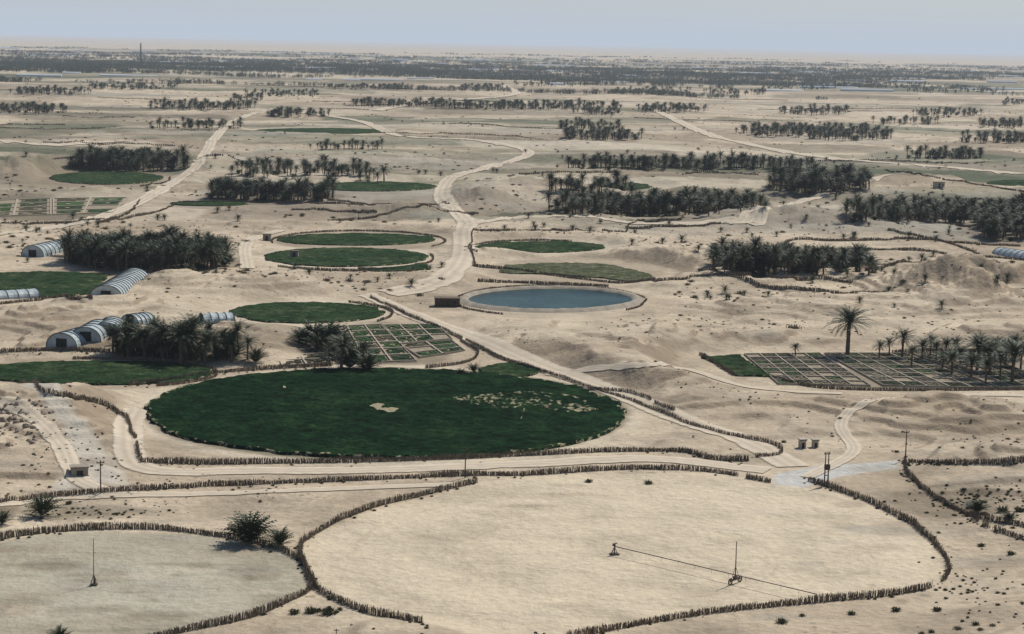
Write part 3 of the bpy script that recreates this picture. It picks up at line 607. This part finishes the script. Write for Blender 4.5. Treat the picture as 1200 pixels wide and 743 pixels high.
# ---------------------------------------------------------------- BUILDINGS
M_wall=simple('block_wall',(.24,.20,.16),(.36,.31,.25),.8,bs=.3); M_wallw=simple('limewashed_wall',(.36,.32,.26),(.48,.43,.36),.8); M_wood=simple('weathered_timber',(.06,.045,.035),(.12,.095,.07),2); M_thatch=simple('palm_thatch',(.10,.08,.055),(.2,.16,.11),2,bs=.6)
def hut(px,py,w,d,h,rot=0,wall=M_wall,roof=M_thatch,name='farm_hut'):
    p=P1(px,py); e=empty(name,tuple(p)); e.rotation_euler=(0,0,rot)
    a=MB(); t=.2; a.box((0,d/2-t/2,h/2-.15),(w,t,h+.3)); a.box((-w/2+t/2,0,h/2-.15),(t,d-2*t,h+.3)); a.box((w/2-t/2,0,h/2-.15),(t,d-2*t,h+.3))
    dw=.5 if w<2 else .9; sw=(w-dw)/2; a.box((-w/2+sw/2,-d/2+t/2,h/2-.15),(sw,t,h+.3)); a.box((w/2-sw/2,-d/2+t/2,h/2-.15),(sw,t,h+.3)); a.box((0,-d/2+t/2,h-.2),(dw,t,.4)); a.obj('walls',[wall],parent=e)
    b_=MB(); b_.box((0,0,h+.1),(w+.3,d+.3,.14))
    for i in range(5): b_.tube((-w/2+w*i/4,-d/2-.3,h-.03),(-w/2+w*i/4,d/2+.3,h-.03),.05,.05,6,1)
    b_.obj('roof',[roof,M_wood],parent=e)
    c_=MB(); c_.box((0,-d/2+.32,(h-.4)/2),(dw-.06,.05,h-.42)); c_.obj('door',[M_wood],parent=e)
    if w>3.5:
        c_=MB(); c_.box((w*.3,-d/2-.03,h*.6),(.7,.05,.6)); c_.box((w*.3,-d/2-.06,h*.6),(.06,.04,.6)); c_.obj('window',[M_dark],parent=e)
hut(524,359,6.2,3.2,2.1,.05,M_wood); hut(313,282,2.5,2,2); hut(940,525,1.0,1.0,1.4,.2,M_wallw,M_wallw,'pump_house'); hut(955,524,.9,.9,1.2,.2,M_wallw,M_wallw,'pump_house')
hut(93,557,2.4,1.8,1.3,.3,M_wall,M_wall,'pump_house'); hut(345,302,2.4,2,2); hut(1100,220,5,3,2.6,0,M_wallw); hut(610,86,60,20,7,0,M_wallw,M_wallw,'distant_farm_building')
# ---------------------------------------------------------------- POLES
M_metal=simple('rusty_steel',(.07,.06,.05),(.15,.12,.10),3,.6)
def pole(px,py,h,double=False,arm=True):
    p=P1(px,py); a=MB(); xs=(-.35,.35) if double else (0,)
    for x in xs: a.tube((x,0,-.3),(x*.8,0,h),.11,.07,8)
    if arm:
        a.box((0,0,h-.35),(1.1,.1,.12))
        for x in (-.5,0,.5): a.tube((x,0,h-.28),(x,0,h-.05),.05,.04,6)
    if double:
        a.box((0,-.1,h*.55),(.75,.5,.8)); a.box((0,0,h*.3),(.8,.08,.1))
    o=a.obj('utility_pole',[M_wood]); o.location=p; o.rotation_euler=(0,0,.5)
pole(118,579,4.9); pole(545,560,4.7); pole(968,569,5.2,True); pole(1061,538,4.7); pole(420,258,3.5,arm=False)
def wheel(mb,c,r,ax):
    n=14; ax=Vector(ax).normalized(); u=Vector((0,0,1)); v=ax.cross(u)
    pts=[Vector(c)+(u*math.cos(i*2*math.pi/n)+v*math.sin(i*2*math.pi/n))*r for i in range(n)]
    for i in range(n): mb.tube(pts[i],pts[(i+1)%n],.08,.08,5)
    for i in range(0,n,2): mb.tube(c,pts[i],.025,.025,4)
c0=P1(720,650); c1=P1(849,688); c2=P1(957,707)
e=empty('pivot_irrigation_rig',tuple(c0)); r1=Vector(c1-c0); r2=Vector(c2-c0); up1=1.1
ax=Vector((r2.x,r2.y,0)).normalized(); sd=Vector((-ax.y,ax.x,0))
a=MB(); a.box((0,0,.08),(1.1,.9,.2),0,.3); a.tube((0,0,.1),(0,0,1.5),.09,.08)
for s in ((.4,.3),(-.4,.3),(.4,-.3),(-.4,-.3)): a.tube((s[0],s[1],.1),(0,0,1.1),.035,.035,5)
a.tube((0,0,1.45),(.3,.1,1.5),.08,.08); a.box((-.08,0,1.3),(.32,.26,.34),0,.4); a.obj('pedestal',[M_metal],parent=e)
a=MB(); a.tube((0,0,up1),Vector((r2.x,r2.y,r2.z+up1)),.06,.055,6)
for i in range(1,12):
    q_=Vector((r2.x,r2.y,r2.z))*(i/12.0); a.tube(q_+Vector((0,0,up1)),q_+Vector((0,0,up1-.5)),.015,.015,4)
a.obj('boom_pipe',[M_metal],parent=e)
a=MB(); b0=Vector((ax.x*ax.dot(r1),ax.y*ax.dot(r1),r1.z))
a.tube(b0+Vector((0,0,.5)),b0+Vector((0,0,5.3)),.08,.05,7); a.box(b0+Vector((0,0,.55)),(2.0,.25,.16),0,math.atan2(sd.y,sd.x))
a.box(b0+Vector((0,0,.8)),(.5,.4,.3),0,math.atan2(sd.y,sd.x))
for s in (-1,1):
    wheel(a,b0+sd*s*1.0+Vector((0,0,.42)),.38,ax); a.tube(b0+sd*s*.85+Vector((0,0,.6)),b0+Vector((0,0,2.2)),.03,.03,5)
a.obj('tower_mast',[M_metal],parent=e)
a=MB()
for t in (.12,.98): a.tube(b0+Vector((0,0,5.2)),Vector((r2.x*t,r2.y*t,r2.z*t+up1)),.006,.006,4)
a.obj('guy_cables',[M_metal],parent=e)
p=P1(110,686); a=MB(); a.tube((0,0,-.2),(0,0,5.8),.06,.035,7); a.box((0,0,.1),(.8,.6,.22)); a.box((.08,0,.6),(.22,.22,.7)); a.tube((0,0,3.9),(.25,0,4.0),.03,.03,5)
for s in ((.35,.25),(-.35,.25),(.35,-.25),(-.35,-.25)): a.tube((s[0],s[1],.2),(0,0,1.4),.03,.03,5)
a.obj('pivot_centre_mast',[M_metal]).location=p
p=P1(394,757); a=MB(); a.tube((0,0,-.2),(0,0,1.9),.06,.05,6); a.tube((-.3,0,1.7),(.3,0,1.7),.04,.04,5); a.obj('fence_post',[M_wood]).location=p
p=P1(165,76); a=MB(); h=46.
for k in range(3):
    an=k*2.094; a.tube((2.2*math.cos(an),2.2*math.sin(an),0),(.9*math.cos(an),.9*math.sin(an),h),.7,.5,4)
for i in range(12):
    z=h*i/12; rr=2.2-1.3*z/h
    for k in range(3):
        a1,a2=k*2.094,(k+1)*2.094; a.tube((rr*math.cos(a1),rr*math.sin(a1),z),(rr*math.cos(a2),rr*math.sin(a2),z+h/12),.25,.25,3)
a.obj('radio_mast',[M_metal]).location=p
M_rock=simple('rock',(.20,.16,.12),(.38,.31,.24),.8,bs=.5); mb=MB()
for i in range(420):
    if i<110: px,py=random.gauss(18,22),random.gauss(492,16)
    elif i<170: px,py=random.gauss(600,70),random.gauss(400,5)
    else: px,py=random.uniform(0,1200),random.uniform(380,735)
    p=P1(px,py)
    if float(padfac(p[:1],p[1:2])[0])<.6: continue
    s=random.uniform(.12,.45)*(1.4 if i<110 else .6); vs=[]
    for z,r in ((-.3,.9),(.2,1.0),(.75,.55)):
        for k in range(6):
            an=k*1.047+random.uniform(-.3,.3); rr=r*s*random.uniform(.7,1.25); vs.append((p[0]+rr*math.cos(an),p[1]+rr*math.sin(an),p[2]+z*s*random.uniform(.8,1.2)))
    mb.add(vs,[(a_*6+j,a_*6+(j+1)%6,(a_+1)*6+(j+1)%6,(a_+1)*6+j) for a_ in (0,1) for j in range(6)]+[(12,13,14,15,16,17)])
mb.obj('scattered_rocks',[M_rock])
# ---------------------------------------------------------------- AIR : homogeneous absorbing layer over the desert; its emission imitates scattered light
hz=MB(); hz.box((0,60000,300),(300000,260000,800)); m=bpy.data.materials.new('haze_glow'); m.use_nodes=True; nt=m.node_tree; nt.nodes.clear()
o=N(nt,'ShaderNodeOutputMaterial'); v=N(nt,'ShaderNodeVolumeAbsorption'); DEN=4.2e-5; v.inputs['Color'].default_value=(0,0,0,1); v.inputs['Density'].default_value=DEN
em=N(nt,'ShaderNodeEmission'); em.inputs['Color'].default_value=(.50,.565,.66,1); em.inputs['Strength'].default_value=DEN
ad=N(nt,'ShaderNodeAddShader'); nt.links.new(v.outputs[0],ad.inputs[0]); nt.links.new(em.outputs[0],ad.inputs[1])
nt.links.new(ad.outputs[0],o.inputs['Volume']); hz.obj('haze_glow_layer',[m])
# ---------------------------------------------------------------- LIGHT
EL=math.radians(50); AZ=math.radians(38)
wd=bpy.data.worlds.new('World'); sc.world=wd; wd.use_nodes=True; nt=wd.node_tree; bg=nt.nodes['Background']
sk=nt.nodes.new('ShaderNodeTexSky'); sk.sky_type='NISHITA'; sk.sun_disc=False; sk.sun_elevation=EL; sk.sun_rotation=AZ; sk.air_density=1.0; sk.dust_density=.3; sk.ozone_density=4.0
nt.links.new(sk.outputs[0],bg.inputs[0]); bg.inputs[1].default_value=.075
sl_=bpy.data.lights.new('sun','SUN'); sl_.energy=4.25; sl_.angle=math.radians(.6); sl_.color=(1,.955,.88); so=bpy.data.objects.new('sun',sl_); sc.collection.objects.link(so)
dv=Vector((math.sin(AZ)*math.cos(EL),math.cos(AZ)*math.cos(EL),math.sin(EL))); so.rotation_euler=dv.to_track_quat('Z','Y').to_euler(); so.location=(0,0,200)
sc.view_settings.view_transform='Standard'; sc.view_settings.look='None'; sc.view_settings.exposure=0
cam=bpy.data.cameras.new('camera'); cam.sensor_width=36; cam.lens=F/1200*36; cam.clip_start=1; cam.clip_end=500000
co=bpy.data.objects.new('camera',cam); sc.collection.objects.link(co)
Bk=-fw; M=Matrix(((R[0],U[0],Bk[0],0),(R[1],U[1],Bk[1],0),(R[2],U[2],Bk[2],H),(0,0,0,1))); co.matrix_world=M; sc.camera=co
print('done',time.time()-T0)
